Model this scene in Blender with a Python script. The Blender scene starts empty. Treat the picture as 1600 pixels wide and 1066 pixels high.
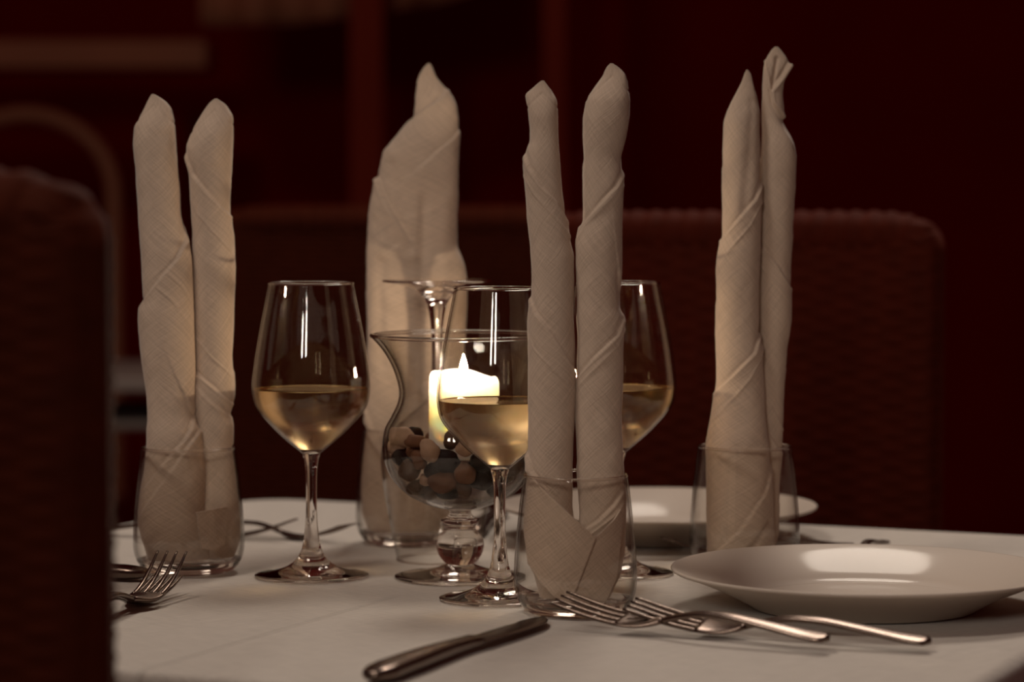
import bpy, bmesh, math, random
import numpy as np
from mathutils import Vector, Matrix, noise

# ------------------------------------------------------------------ camera, world, lights, exposure
scene = bpy.context.scene
col = scene.collection
T = 0.75                      # height of the table top
CAMZ = T + 0.274
F = 4320.0                    # focal length in pixels of the 1600 px wide frame
PITCH = math.atan(218 / F)

cam_d = bpy.data.cameras.new('camera')
cam = bpy.data.objects.new('camera', cam_d); col.objects.link(cam)
cam.location = (0, 0, CAMZ)
cam.rotation_euler = (math.pi / 2 - PITCH, 0, 0)
cam_d.sensor_width = 36; cam_d.lens = 36 * F / 1600
cam_d.clip_start = 0.05; cam_d.clip_end = 50
cam_d.dof.use_dof = True; cam_d.dof.focus_distance = 1.90; cam_d.dof.aperture_fstop = 5.0
scene.camera = cam

w = bpy.data.worlds.new('world'); scene.world = w; w.use_nodes = True
bg = w.node_tree.nodes['Background']
bg.inputs[0].default_value = (0.035, 0.0035, 0.002, 1); bg.inputs[1].default_value = 1.0

def area_light(name, loc, target, sx, sy, power, color, shape='RECTANGLE'):
    l = bpy.data.lights.new(name, 'AREA'); l.shape = shape; l.size = sx; l.size_y = sy
    l.energy = power; l.color = color
    o = bpy.data.objects.new(name, l); col.objects.link(o); o.location = loc
    o.rotation_euler = (Vector(target) - Vector(loc)).to_track_quat('-Z', 'Y').to_euler()
    return o
WARM = (1.0, 0.80, 0.62)
area_light('overhead_light', (0.40, 3.3, 2.62), (0.1, 1.9, T), 0.65, 0.65, 18, (1.0, 0.87, 0.74), 'DISK')
area_light('overhead_light', (-0.75, 1.35, 2.75), (0, 1.9, T), 0.45, 0.45, 11.0, (1.0, 0.87, 0.74), 'DISK')  # second overhead light, added to even the cloth and light the napkin fronts
area_light('front_fill_light', (-1.00, -1.3, 1.95), (0, 2.0, T + .1), 0.20, 0.45, 8.0, (1.0, 0.87, 0.74))  # unseen front fill pair added behind the camera, mirrored as bars in glasses
area_light('front_fill_light', (-0.50, -1.3, 1.95), (0, 2.0, T + .1), 0.20, 0.45, 8.0, (1.0, 0.87, 0.74))
FLAME_STRENGTH = 1300.0

vs = scene.view_settings
vs.view_transform = 'Standard'; vs.look = 'None'; vs.gamma = 1.0; vs.exposure = 0.0
vs.use_curve_mapping = False
scene.cycles.max_bounces = 20; scene.cycles.transmission_bounces = 14
scene.cycles.transparent_max_bounces = 40; scene.cycles.glossy_bounces = 6; scene.cycles.diffuse_bounces = 4
scene.cycles.use_denoising = True
scene.cycles.sample_clamp_indirect = 6.0
scene.cycles.blur_glossy = 0.3

# ------------------------------------------------------------------ photograph pixel <-> place
def ray(px, py):
    a = math.atan((py - 533) / F) + PITCH
    # direction in world, y component 1
    dx = (px - 800) / F
    k = 1.0 / math.hypot(1, (py - 533) / F)
    dz = -math.tan(a)
    # horizontal scale: depth along axis per unit y
    ax = math.cos(PITCH) + math.sin(PITCH) * math.tan(a)
    return dx * ax, dz
def P(px, py, y):             # world x, z of a pixel at distance y
    dx, dz = ray(px, py); return dx * y, CAMZ + dz * y
def G(px, py, h=0.0):         # world x, y of a pixel on a level h above the table
    dx, dz = ray(px, py); y = (T + h - CAMZ) / dz
    return dx * y, y

# ------------------------------------------------------------------ node helpers and materials
def mat(name):
    m = bpy.data.materials.new(name); m.use_nodes = True
    nt = m.node_tree; nt.nodes.clear()
    out = nt.nodes.new('ShaderNodeOutputMaterial')
    return m, nt, out
def N(nt, t, **kw):
    n = nt.nodes.new(t)
    for k, v in kw.items():
        if k.startswith('_'): setattr(n, k[1:], v)
        else: n.inputs[k.replace('__', ' ')].default_value = v
    return n
def principled(name, color, rough=0.5, metal=0.0, bump=None, vary=0.0, vscale=30, **kw):
    m, nt, out = mat(name)
    b = N(nt, 'ShaderNodeBsdfPrincipled')
    b.inputs['Base Color'].default_value = (*color, 1); b.inputs['Roughness'].default_value = rough
    b.inputs['Metallic'].default_value = metal
    for k, v in kw.items(): b.inputs[k].default_value = v
    tc = N(nt, 'ShaderNodeTexCoord')
    if vary:
        nz = N(nt, 'ShaderNodeTexNoise', Scale=vscale, Detail=4.0)
        nt.links.new(tc.outputs['Object'], nz.inputs['Vector'])
        mx = N(nt, 'ShaderNodeMix', _data_type='RGBA')
        mx.inputs[6].default_value = (*[c * (1 - vary) for c in color], 1)
        mx.inputs[7].default_value = (*[min(1, c * (1 + vary)) for c in color], 1)
        nt.links.new(nz.outputs['Fac'], mx.inputs[0]); nt.links.new(mx.outputs[2], b.inputs['Base Color'])
    if bump:
        sc, st, ds = bump
        nz = N(nt, 'ShaderNodeTexNoise', Scale=sc, Detail=3.0)
        nt.links.new(tc.outputs['Object'], nz.inputs['Vector'])
        bp = N(nt, 'ShaderNodeBump', Strength=st, Distance=ds)
        nt.links.new(nz.outputs['Fac'], bp.inputs['Height']); nt.links.new(bp.outputs[0], b.inputs['Normal'])
    nt.links.new(b.outputs[0], out.inputs[0])
    return m

def fabric(name, color, rot, weave=0.00055, slub=0.5, use_uv=True):
    """linen: two sets of threads with slubs, as bump and a little colour"""
    m, nt, out = mat(name)
    b = N(nt, 'ShaderNodeBsdfPrincipled'); b.inputs['Roughness'].default_value = 0.92
    b.inputs['Sheen Weight'].default_value = 0.25; b.inputs['Sheen Roughness'].default_value = 0.5
    b.inputs['Specular IOR Level'].default_value = 0.15
    tc = N(nt, 'ShaderNodeTexCoord')
    src = tc.outputs['UV'] if use_uv else tc.outputs['Object']
    hs = []
    for i, (sx, sy) in enumerate(((1 / weave, 60), (60, 1 / weave))):
        mp = N(nt, 'ShaderNodeMapping'); mp.inputs['Rotation'].default_value = (0, 0, rot)
        rt = N(nt, 'ShaderNodeMapping'); rt.inputs['Scale'].default_value = (sx, sy, 60)
        nt.links.new(src, mp.inputs['Vector']); nt.links.new(mp.outputs[0], rt.inputs['Vector'])
        nz = N(nt, 'ShaderNodeTexNoise', Scale=0.55, Detail=2.0, Roughness=0.6)
        nt.links.new(rt.outputs[0], nz.inputs['Vector']); hs.append(nz.outputs['Fac'])
    ad = N(nt, 'ShaderNodeMath', _operation='ADD'); nt.links.new(hs[0], ad.inputs[0]); nt.links.new(hs[1], ad.inputs[1])
    bp = N(nt, 'ShaderNodeBump', Strength=0.75, Distance=0.00045)
    nt.links.new(ad.outputs[0], bp.inputs['Height']); nt.links.new(bp.outputs[0], b.inputs['Normal'])
    mr = N(nt, 'ShaderNodeMapRange'); mr.inputs['From Min'].default_value = 0.6; mr.inputs['From Max'].default_value = 1.4
    nt.links.new(ad.outputs[0], mr.inputs['Value'])
    mx = N(nt, 'ShaderNodeMix', _data_type='RGBA')
    mx.inputs[6].default_value = (*[c * 0.80 for c in color], 1); mx.inputs[7].default_value = (*[min(1, c * 1.17) for c in color], 1)
    nt.links.new(mr.outputs[0], mx.inputs[0]); nt.links.new(mx.outputs[2], b.inputs['Base Color'])
    nt.links.new(b.outputs[0], out.inputs[0])
    return m

def wall_glass(name, edge=6.0, dark=0.25, tint=(0.985, 0.98, 0.97)):
    """blown glass wall: clear seen square on, more reflection and absorption seen edge on"""
    m, nt, out = mat(name)
    lw = N(nt, 'ShaderNodeLayerWeight', Blend=0.5)
    p5 = N(nt, 'ShaderNodeMath', _operation='POWER'); p5.inputs[1].default_value = 5.0
    nt.links.new(lw.outputs['Facing'], p5.inputs[0])
    ma = N(nt, 'ShaderNodeMath', _operation='MULTIPLY_ADD'); ma.inputs[1].default_value = 0.90; ma.inputs[2].default_value = 0.04
    nt.links.new(p5.outputs[0], ma.inputs[0])
    pe = N(nt, 'ShaderNodeMath', _operation='POWER'); pe.inputs[1].default_value = edge
    nt.links.new(lw.outputs['Facing'], pe.inputs[0])
    mx = N(nt, 'ShaderNodeMix', _data_type='RGBA')
    mx.inputs[6].default_value = (*tint, 1); mx.inputs[7].default_value = (dark, dark * .85, dark * .75, 1)
    nt.links.new(pe.outputs[0], mx.inputs[0])
    tr = N(nt, 'ShaderNodeBsdfTransparent'); nt.links.new(mx.outputs[2], tr.inputs[0])
    gl = N(nt, 'ShaderNodeBsdfGlossy', Roughness=0.015)
    ms = N(nt, 'ShaderNodeMixShader')
    nt.links.new(ma.outputs[0], ms.inputs[0]); nt.links.new(tr.outputs[0], ms.inputs[1]); nt.links.new(gl.outputs[0], ms.inputs[2])
    nt.links.new(ms.outputs[0], out.inputs[0])
    return m
def solid_glass(name, color=(1, .985, .97), rough=0.0, ior=1.5):
    m, nt, out = mat(name)
    g = N(nt, 'ShaderNodeBsdfGlass', Roughness=rough, IOR=ior); g.inputs['Color'].default_value = (*color, 1)
    nt.links.new(g.outputs[0], out.inputs[0]); return m

M = {}
M['napkin'] = fabric('napkin_linen', (0.60, 0.475, 0.375), math.radians(42))
M['flap'] = fabric('napkin_linen_turned', (0.60, 0.475, 0.375), math.radians(-40))
M['cloth'] = fabric('tablecloth_cotton', (0.64, 0.59, 0.53), math.radians(24), weave=0.0008, use_uv=False)
M['bowl_glass'] = wall_glass('wine_bowl_glass', 9.0, 0.30)
M['tumbler_glass'] = wall_glass('tumbler_wall_glass', 5.0, 0.22)
M['vase_glass'] = wall_glass('vase_wall_glass', 4.0, 0.10)
M['glass'] = solid_glass('solid_glass')
M['wine_side'] = solid_glass('misted_white_wine', (1.0, 0.91, 0.74), 0.25, 1.34)
M['wine_top'] = solid_glass('white_wine_surface', (1.0, 0.88, 0.66), 0.0, 1.34)
M['wax'] = principled('candle_wax', (0.90, 0.83, 0.74), 0.5, **{'Subsurface Weight': 1.0, 'Subsurface Scale': 0.045, 'Subsurface Radius': (1.0, 0.85, 0.7)})
M['wick'] = principled('burnt_wick', (0.02, 0.015, 0.01), 0.9)
M['steel'] = principled('cutlery_steel', (0.20, 0.15, 0.125), 0.27, 1.0, bump=(400, .05, .0003))
M['china'] = principled('plate_china', (0.58, 0.50, 0.43), 0.5, **{'Coat Weight': 0.22, 'Coat Roughness': 0.10, 'Specular IOR Level': .1})
M['wicker'] = principled('brown_wicker', (0.060, 0.0070, 0.0020), 0.75, vary=.35, vscale=60, **{'Specular IOR Level': .08})
M['wicker_dark'] = principled('dark_wicker', (0.055, 0.009, 0.003), 0.75, vary=.35, vscale=60, **{'Specular IOR Level': .06})
M['wood'] = principled('dark_wood', (0.07, 0.008, 0.004), 0.8, vary=.3, vscale=6, **{'Specular IOR Level': .05})
M['post'] = principled('red_brown_post', (0.24, 0.032, 0.016), 0.8, vary=.2, vscale=5, **{'Specular IOR Level': .05})
M['wall'] = principled('maroon_wall_paint', (0.19, 0.003, 0.0015), 0.95, vary=.2, vscale=3, **{'Specular IOR Level': .0})
M['floor'] = principled('dark_floor_boards', (0.04, 0.006, 0.003), 0.8, vary=.3, vscale=4, **{'Specular IOR Level': .1})
M['beam'] = principled('pale_brown_board', (0.42, 0.16, 0.085), 0.8, vary=.15, vscale=5)
M['cushion'] = principled('dark_cushion', (0.03, 0.01, 0.006), 0.9)
def flame_mat():
    m, nt, out = mat('candle_flame')
    e = N(nt, 'ShaderNodeEmission', Strength=FLAME_STRENGTH); e.inputs[0].default_value = (1.0, 0.76, 0.52, 1)
    nt.links.new(e.outputs[0], out.inputs[0]); return m
M['flame'] = flame_mat()
STONES = {'pale': (0.34, 0.22, 0.15), 'tan': (0.13, 0.060, 0.032), 'dark': (0.010, 0.003, 0.002), 'grey': (0.095, 0.055, 0.035)}
for k, c in STONES.items():
    M['stone_' + k] = principled('%s_pebble_stone' % k, c, 0.6, vary=.35, vscale=90, bump=(260, .3, .001), **{'Specular IOR Level': .15})

# ------------------------------------------------------------------ object helpers
def link_mesh(name, verts, faces, material, parent=None, smooth=True, uvs=None, mats=None, fmat=None, loc=None):
    me = bpy.data.meshes.new(name)
    me.from_pydata([tuple(v) for v in verts], [], faces)
    if uvs is not None:
        uv = me.uv_layers.new(name='UVMap')
        idx = np.zeros(len(me.loops), dtype=np.int32); me.loops.foreach_get('vertex_index', idx)
        uv.data.foreach_set('uv', np.asarray(uvs, dtype=np.float32)[idx].ravel())
    if smooth: me.polygons.foreach_set('use_smooth', [True] * len(me.polygons))
    for mm in (mats or [material]): me.materials.append(mm)
    if fmat is not None: me.polygons.foreach_set('material_index', fmat)
    me.update()
    o = bpy.data.objects.new(name, me); col.objects.link(o)
    if parent: o.parent = parent
    if loc: o.location = loc
    return o
def thing(name, label, cat, loc=(0, 0, 0), rotz=0, group=None):
    o = bpy.data.objects.new(name, None); col.objects.link(o); o.empty_display_size = .02
    o.location = loc; o.rotation_euler = (0, 0, rotz); o['label'] = label; o['category'] = cat
    if group: o['group'] = group
    return o
def tag(o, label, cat, group=None):
    o['label'] = label; o['category'] = cat
    if group: o['group'] = group
    return o
def copy_tree(o, parent=None):
    c = o.copy(); col.objects.link(c)
    if parent: c.parent = parent
    for ch in [x for x in bpy.data.objects if x.parent == o]: copy_tree(ch, c)
    return c

def lathe(name, prof, material, parent, seg=96, closed_profile=False, **kw):
    """prof: (r, z) points; r = 0 ends become poles"""
    verts, faces, rings = [], [], []
    for r, z in prof:
        if r < 1e-6:
            rings.append([len(verts)]); verts.append((0, 0, z))
        else:
            rings.append(list(range(len(verts), len(verts) + seg)))
            for i in range(seg):
                a = 2 * math.pi * i / seg; verts.append((r * math.cos(a), r * math.sin(a), z))
    pairs = list(zip(rings[:-1], rings[1:]))
    if closed_profile: pairs.append((rings[-1], rings[0]))
    for A, B in pairs:
        for i in range(seg):
            j = (i + 1) % seg
            if len(A) == 1 and len(B) == 1: continue
            if len(A) == 1: faces.append((A[0], B[j], B[i]))
            elif len(B) == 1: faces.append((A[i], A[j], B[0]))
            else: faces.append((A[i], A[j], B[j], B[i]))
    return link_mesh(name, verts, faces, material, parent, **kw)

def ring(name, r, z, t, parent):
    """rounded drinking edge of solid glass"""
    pr = [(r + t * math.cos(a), z + t * 1.15 * math.sin(a)) for a in np.linspace(0, 2 * math.pi, 12, endpoint=False)]
    return lathe(name, pr, M['glass'], parent, 128, closed_profile=True)
def smooth_prof(pts, n=6):
    """Catmull-Rom through profile points"""
    out = []
    p = [np.array(q, float) for q in pts]
    for i in range(len(p) - 1):
        p0 = p[max(i - 1, 0)]; p1 = p[i]; p2 = p[i + 1]; p3 = p[min(i + 2, len(p) - 1)]
        for k in range(n):
            t = k / n
            q = .5 * ((2 * p1) + (-p0 + p2) * t + (2 * p0 - 5 * p1 + 4 * p2 - p3) * t * t + (-p0 + 3 * p1 - 3 * p2 + p3) * t ** 3)
            out.append((max(q[0], 0), q[1]))
    out.append(tuple(p[-1])); return out

def offset_prof(prof, t):
    out = []
    for i, (r, z) in enumerate(prof):
        a = prof[max(i - 1, 0)]; b = prof[min(i + 1, len(prof) - 1)]
        dr, dz = b[0] - a[0], b[1] - a[1]; L = math.hypot(dr, dz) or 1
        out.append((max(r - dz / L * t, 0), z + dr / L * t))
    return out

def box(name, c, s, material, parent=None, bevel=0.004, rot=None):
    bm = bmesh.new(); bmesh.ops.create_cube(bm, size=1)
    bmesh.ops.scale(bm, vec=s, verts=bm.verts)
    if bevel: bmesh.ops.bevel(bm, geom=bm.edges[:], offset=bevel, segments=2, affect='EDGES', profile=.5)
    me = bpy.data.meshes.new(name); bm.to_mesh(me); bm.free(); me.materials.append(material)
    o = bpy.data.objects.new(name, me); col.objects.link(o); o.location = c
    if rot: o.rotation_euler = rot
    if parent: o.parent = parent
    return o
def struct(o): o['kind'] = 'structure'; return o

def sweep(name, pts, material, parent, nseg=14):
    """pts: (x, y, z, half width, half thickness); the width lies level, across the path"""
    p = [np.array(q[:3], float) for q in pts]; verts = []; faces = []
    n = len(pts)
    for i in range(n):
        t = p[min(i + 1, n - 1)] - p[max(i - 1, 0)]; t /= np.linalg.norm(t)
        side = np.cross(t, (0, 0, 1.0)); side /= np.linalg.norm(side); up = np.cross(side, t)
        hw, ht = pts[i][3], pts[i][4]
        for k in range(nseg):
            a = 2 * math.pi * k / nseg
            c, s = math.cos(a), math.sin(a)
            c = math.copysign(abs(c) ** .75, c); s = math.copysign(abs(s) ** .75, s)
            verts.append(p[i] + side * hw * c + up * ht * s)
    for i in range(n - 1):
        for k in range(nseg):
            j = (k + 1) % nseg
            faces.append((i * nseg + k, i * nseg + j, (i + 1) * nseg + j, (i + 1) * nseg + k))
    faces.append(tuple(range(nseg))[::-1]); faces.append(tuple(range((n - 1) * nseg, n * nseg)))
    return link_mesh(name, verts, faces, material, parent)

# ------------------------------------------------------------------ the room
YB, XL, XR, YF, H = 7.0, -3.2, 3.2, -2.6, 2.9
struct(box('floor', ((XL + XR) / 2, (YB + YF) / 2, -.05), (XR - XL + .4, YB - YF + .4, .1), M['floor'], bevel=0))
struct(box('wall_back', ((XL + XR) / 2, YB + .05, H / 2), (XR - XL + .2, .1, H), M['wall'], bevel=0))

# ------------------------------------------------------------------ table and cloth
NX, NY = 0.406, 0.914                    # outward normal of the far edge
A = math.atan2(-NX, NY)                  # table rotation about z  (far edge runs along (NY,-NX))
F1 = np.array((-0.242, 2.567)); W = 0.87
ex = np.array((NY, -NX)); ey = np.array((NX, NY))
W = float(F1 @ ey - np.array(G(215, 1050)) @ ey)
CEN = F1 + ex * W / 2 - ey * W / 2
tb = thing('dining_table', 'square table hidden under the white tablecloth in the foreground', 'table', (CEN[0], CEN[1], 0), A)
box('tabletop', (0, 0, T - .0185), (W - .03, W - .03, .025), M['wood'], tb)
for sx in (-1, 1):
    for sy in (-1, 1):
        box('leg', (sx * .37, sy * .37, (T - .031) / 2), (.05, .05, T - .031), M['wood'], tb)

def rounded_square(half, rad, n):
    """n points with even spacing"""
    pts = []
    m = n // 4
    for q in range(4):
        a0 = q * math.pi / 2
        for i in range(m):
            t = i / m * math.pi / 2 - math.pi / 4 + a0
            c, s = math.cos(t), math.sin(t)
            k = half / max(abs(c), abs(s)); x, y = c * k, s * k
            ix, iy = half - rad, half - rad
            if abs(x) > ix and abs(y) > iy:
                vx, vy = x - math.copysign(ix, x), y - math.copysign(iy, y); L = math.hypot(vx, vy)
                x = math.copysign(ix, x) + vx / L * rad; y = math.copysign(iy, y) + vy / L * rad
            pts.append((x, y))
    return pts
def build_cloth(name, half, rad, drop, label, loc, rz, seed, crease=(), cy=9):
    n = 320
    ring = rounded_square(half, rad, n); verts = [(0, 0, 0)]; faces = []
    K = 90
    spec = []
    for k in range(1, K + 1): spec.append((k / K, 0, 0))
    fr = .010
    for k in range(1, 7):
        a = k / 6 * math.pi / 2; spec.append((1, fr * math.sin(a), -fr * (1 - math.cos(a))))
    for k in range(1, 26): spec.append((1, fr + .0 * k, -fr - drop * k / 25))
    for s, o, dz in spec:
        for i, (x, y) in enumerate(ring):
            L = math.hypot(x, y); ux, uy = x / L, y / L
            X, Y = x * s + ux * o, y * s + uy * o; Z = dz
            if dz < -fr * 1.01:
                f = (-dz - fr) / drop
                ph = i / n * 2 * math.pi
                corner = (abs(ux * uy) * 2) ** 6
                wv = (.012 * math.sin(ph * 17 + seed) + .008 * math.sin(ph * 29)) * f + .05 * corner * f
                X += ux * wv; Y += uy * wv
            else:
                Z += .0007 * noise.noise(Vector((X * 9, Y * 9, seed))) * min(1, (1.02 - s) * 6)
                for cx, ax_ in crease:      # pressed folds, parallel to the table's sides
                    q = (X if ax_ == 0 else Y) - cx
                    Z += 0 * math.exp(-(q / .0028) ** 2) * min(1, (1.02 - s) * 6) * min(1, max(0, (cy - Y) / .03))
            verts.append((X, Y, Z))
    for i in range(n): faces.append((0, 1 + i, 1 + (i + 1) % n))
    for k in range(len(spec) - 1):
        for i in range(n):
            j = (i + 1) % n; a = 1 + k * n
            faces.append((a + i, a + n + i, a + n + j, a + j))
    o = link_mesh(name, verts, faces, M['cloth'])
    o.location = loc; o.rotation_euler = (0, 0, rz)
    return tag(o, label, 'tablecloth')
def add_crease(m, cx, cy):
    """pressed fold in the cloth, as relief in its material"""
    nt = m.node_tree; tc = N(nt, 'ShaderNodeTexCoord'); sp = N(nt, 'ShaderNodeSeparateXYZ')
    nt.links.new(tc.outputs['Object'], sp.inputs[0])
    def mth(op, a, b=None):
        n = N(nt, 'ShaderNodeMath', _operation=op)
        for i, v in enumerate((a, b)):
            if v is None: continue
            if isinstance(v, (int, float)): n.inputs[i].default_value = v
            else: nt.links.new(v, n.inputs[i])
        return n.outputs[0]
    q = mth('DIVIDE', mth('SUBTRACT', sp.outputs[0], cx), .0024)
    g = mth('POWER', 2.718, mth('MULTIPLY', mth('MULTIPLY', q, q), -1.0))
    mr = N(nt, 'ShaderNodeMapRange'); mr.inputs['From Min'].default_value = cy; mr.inputs['From Max'].default_value = cy - .03
    nt.links.new(sp.outputs[1], mr.inputs['Value'])
    h = mth('MULTIPLY', g, mr.outputs[0])
    old = [n for n in nt.nodes if n.type == 'BUMP'][0]
    bp = N(nt, 'ShaderNodeBump', Strength=1.0, Distance=0.0016)
    nt.links.new(h, bp.inputs['Height']); nt.links.new(bp.outputs[0], old.inputs['Normal'])
# crease position from two points on it in the photograph
c1 = np.array(G(300, 1018)); c2 = np.array(G(640, 930))
u1 = float((c1 - CEN) @ ex); u2 = float((c2 - CEN) @ ex)
cloth = build_cloth('tablecloth', W / 2 - .010, .045, .22, 'white cotton tablecloth covering the foreground table', (CEN[0], CEN[1], T - .0005), A, 1.3,
                    crease=(((u1 + u2) / 2, 0),), cy=float((c2 - CEN) @ ey) + .02)
add_crease(M['cloth'], (u1 + u2) / 2, float((c2 - CEN) @ ey) + .01)

# ------------------------------------------------------------------ wicker chairs
def woven(name, wid, hei, thick, row, stake, material, parent, res_v, top_round=.03, **kw):
    """a woven slab: rows of cane passing over and under upright stakes, thick on both sides"""
    nu = max(8, int(wid / stake * 4)); nv = int(hei / row * res_v)
    verts = []; faces = []
    def disp(u, v):
        k = math.floor(v / row); f = v / row - k
        r = math.sqrt(max(0, 1 - (2 * f - 1) ** 2))
        ph = math.cos(math.pi * u / stake + math.pi * (k % 2))
        return .0016 * r + .0011 * ph * r
    for side in (-1, 1):
        for j in range(nv + 1):
            v = hei * j / nv
            for i in range(nu + 1):
                u = wid * i / nu - wid / 2
                # rounded upper corners and edges
                x = u; z = v
                ex_ = min(1, (wid / 2 - abs(u)) / (thick * .5)); ez_ = min(1, (hei - v) / (thick * .5))
                e = math.sqrt(max(0, 1 - (1 - ex_) ** 2)) * math.sqrt(max(0, 1 - (1 - ez_) ** 2))
                cx_, cz_ = abs(u) - (wid / 2 - top_round), v - (hei - top_round)
                if cx_ > 0 and cz_ > 0:
                    m_ = max(cx_, cz_); L = math.hypot(cx_, cz_)
                    x = math.copysign(wid / 2 - top_round + cx_ * m_ / L, u); z = hei - top_round + cz_ * m_ / L
                y = side * (thick / 2 * e + disp(u, v) * (e > .02))
                y += .02 * math.cos(math.pi * u / wid)   # gentle curve
                verts.append((x, y, z))
    S = (nu + 1) * (nv + 1)
    for j in range(nv):
        for i in range(nu):
            a = j * (nu + 1) + i
            faces.append((a, a + 1, a + nu + 2, a + nu + 1))
            b = a + S; faces.append((b, b + nu + 1, b + nu + 2, b + 1))
    for i in range(nu):
        faces.append((i, S + i, S + i + 1, i + 1)); t = nv * (nu + 1) + i; faces.append((t, t + 1, S + t + 1, S + t))
    for j in range(nv):
        a = j * (nu + 1); b = a + nu
        faces.append((a, a + nu + 1, S + a + nu + 1, S + a)); faces.append((b, S + b, S + b + nu + 1, b + nu + 1))
    return link_mesh(name, verts, faces, material, parent, **kw)
def make_chair(label, loc, rz, material, top, row=.0075, stake=.024, res_v=5, wid=.43):
    """faces -y; the back panel rises from the seat along the chair's rear"""
    c = thing('wicker_chair', label, 'chair', loc, rz)
    SH = .45
    b = woven('backrest', wid, top - SH + .02, .038, row, stake, material, c, res_v)
    b.location = (0, 0, SH - .02)
    # braided rim along the upper edge
    verts = []; faces = []
    n = 120; m = 12
    for i in range(n + 1):
        u = (i / n - .5) * (wid - .04)
        rr = .021 + .0028 * abs(math.sin(math.pi * u / .019)) - .012 * (abs(i / n - .5) * 2) ** 14
        for k in range(m):
            a = 2 * math.pi * k / m
            verts.append((u, .02 * math.cos(math.pi * u / wid) + .0 + rr * 1.05 * math.cos(a), rr * math.sin(a)))
    for i in range(n):
        for k in range(m):
            j = (k + 1) % m; faces.append((i * m + k, i * m + j, (i + 1) * m + j, (i + 1) * m + k))
    faces.append(tuple(range(m))); faces.append(tuple(range(n * m, n * m + m))[::-1])
    r = link_mesh('braided_rim', verts, faces, material, c); r.location = (0, 0, top - .016)
    s = box('seat', (0, -.25, SH - .035), (wid + .02, .44, .07), material, c, bevel=.02)
    box('seat_apron', (0, -.25, SH - .12), (wid, .42, .10), material, c, bevel=.012)
    for sx in (-1, 1):
        for y in (-.05, -.44):
            bl = box('leg', (sx * (wid / 2 - .03), y, (SH - .07) / 2), (.045, .045, SH - .07), material, c, bevel=.01)
    return c
cR = np.array((.216, 2.722))
make_chair('tall brown wicker chair behind the right plate, across the table', (cR[0], cR[1], 0), A, M['wicker'], 1.008, wid=.43)
cL = np.array((-.3905, 1.385))
make_chair('dark wicker chair back filling the left edge of the foreground', (cL[0], cL[1], 0), A + math.pi, M['wicker_dark'], 1.034, row=.0055, stake=.022, wid=.44)
make_chair('dim wicker chair standing behind the left wine glass', (-.16, 3.75, 0), A * .3, M['wicker_dark'], 1.012, wid=.50)
X0, Z0 = P(40, 166, 5.4)
bw = thing('bentwood_chair', 'blurred pale chair with an arched back at the far left of the background', 'chair', (X0, 5.4, 0))
M['bentwood'] = principled('bentwood', (0.30, 0.11, 0.055), 0.7)
arc = [(-.17, 0, .46)] + [(-.17, 0, z) for z in np.linspace(.5, Z0 - .17, 8)] + [(-.17 * math.cos(a), 0, Z0 - .17 + .155 * math.sin(a)) for a in np.linspace(.2, math.pi - .2, 14)] + [(.17, 0, z) for z in np.linspace(Z0 - .17, .46, 8)]
vv_ = []; ff_ = []
for i, (ax0, ay0, az0) in enumerate(arc):
    a0 = np.array(arc[max(i - 1, 0)]); a1 = np.array(arc[min(i + 1, len(arc) - 1)]); tt = (a1 - a0) / np.linalg.norm(a1 - a0)
    n1 = np.cross(tt, (0, 1, 0))
    for k in range(10):
        q = 2 * math.pi * k / 10; vv_.append(np.array((ax0, ay0, az0)) + .016 * (math.cos(q) * n1 + math.sin(q) * np.array((0, 1, 0))))
for i in range(len(arc) - 1):
    for k in range(10): ff_.append((i * 10 + k, i * 10 + (k + 1) % 10, (i + 1) * 10 + (k + 1) % 10, (i + 1) * 10 + k))
link_mesh('arched_back', vv_, ff_, M['bentwood'], bw)
box('seat', (0, -.19, .45), (.38, .38, .03), M['bentwood'], bw, bevel=.01)
for sx in (-.16, .16):
    for y in (-.35, -.03): box('leg', (sx, y, .218), (.03, .03, .436), M['bentwood'], bw, bevel=.006)

# far serving table with two pale shelves
M['far_top'] = principled('pale_laminate', (0.30, 0.24, 0.21), 0.6)
ft = thing('serving_table', 'dim serving table with two pale shelves in the left background', 'table', (-.80, 4.5, 0), .06)
box('tabletop', (0, 0, T - .010), (.80, .50, .020), M['far_top'], ft)
box('lower_shelf', (0, .02, T - .075), (.62, .46, .014), M['far_top'], ft)
for sx in (-1, 1):
    for sy in (-1, 1): box('leg', (sx * .29, sy * .20, .355), (.04, .04, .71), M['wood'], ft)

# background joinery, all out of focus
def sz(px, y): return px / F * y
def wallbox(name, x0, x1, y0, y1, y, depth, m, label, cat, bevel=.004):
    X0, Z1 = P(x0, y0, y); X1, Z0 = P(x1, y1, y)
    o = box(name, ((X0 + X1) / 2, y + depth / 2, (Z0 + Z1) / 2), (X1 - X0, depth, Z1 - Z0), m, bevel=bevel)
    if label: tag(o, label, cat)
    return o
X0, Z1 = P(0, 62, 6.0); X1, Z0 = P(322, 106, 6.0)
sh = thing('wall_shelf', 'pale brown board shelf across the upper left background', 'shelf', (X1 - .75, 6.0, 0))
box('shelf_board', (0, .10, (Z0 + Z1) / 2), (1.5, .20, Z1 - Z0), M['beam'], sh)
for sx in (-.70, .72): box('upright', (sx, .14, .93 / 1 * Z0 / 2 * 1.0 + .0), (.05, .06, Z0 * .93), M['wood'], sh)
for k, (a, b, c_, d_) in enumerate(((848, 884, -60, 700), (548, 600, -60, 500))):
    X0, _ = P(a, 300, 5.6); X1, _ = P(b, 300, 5.6)
    o = struct(box('trim_%d' % (k + 1), ((X0 + X1) / 2, 5.6, H / 2), (X1 - X0, .06, H), M['post']))
X0, Z0 = P(330, 50, 5.8)
lam = thing('curtain_valance', 'pale brown sloping cloth valance at the top left of the background', 'valance', (X0 + .1, 5.8, 0))
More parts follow.
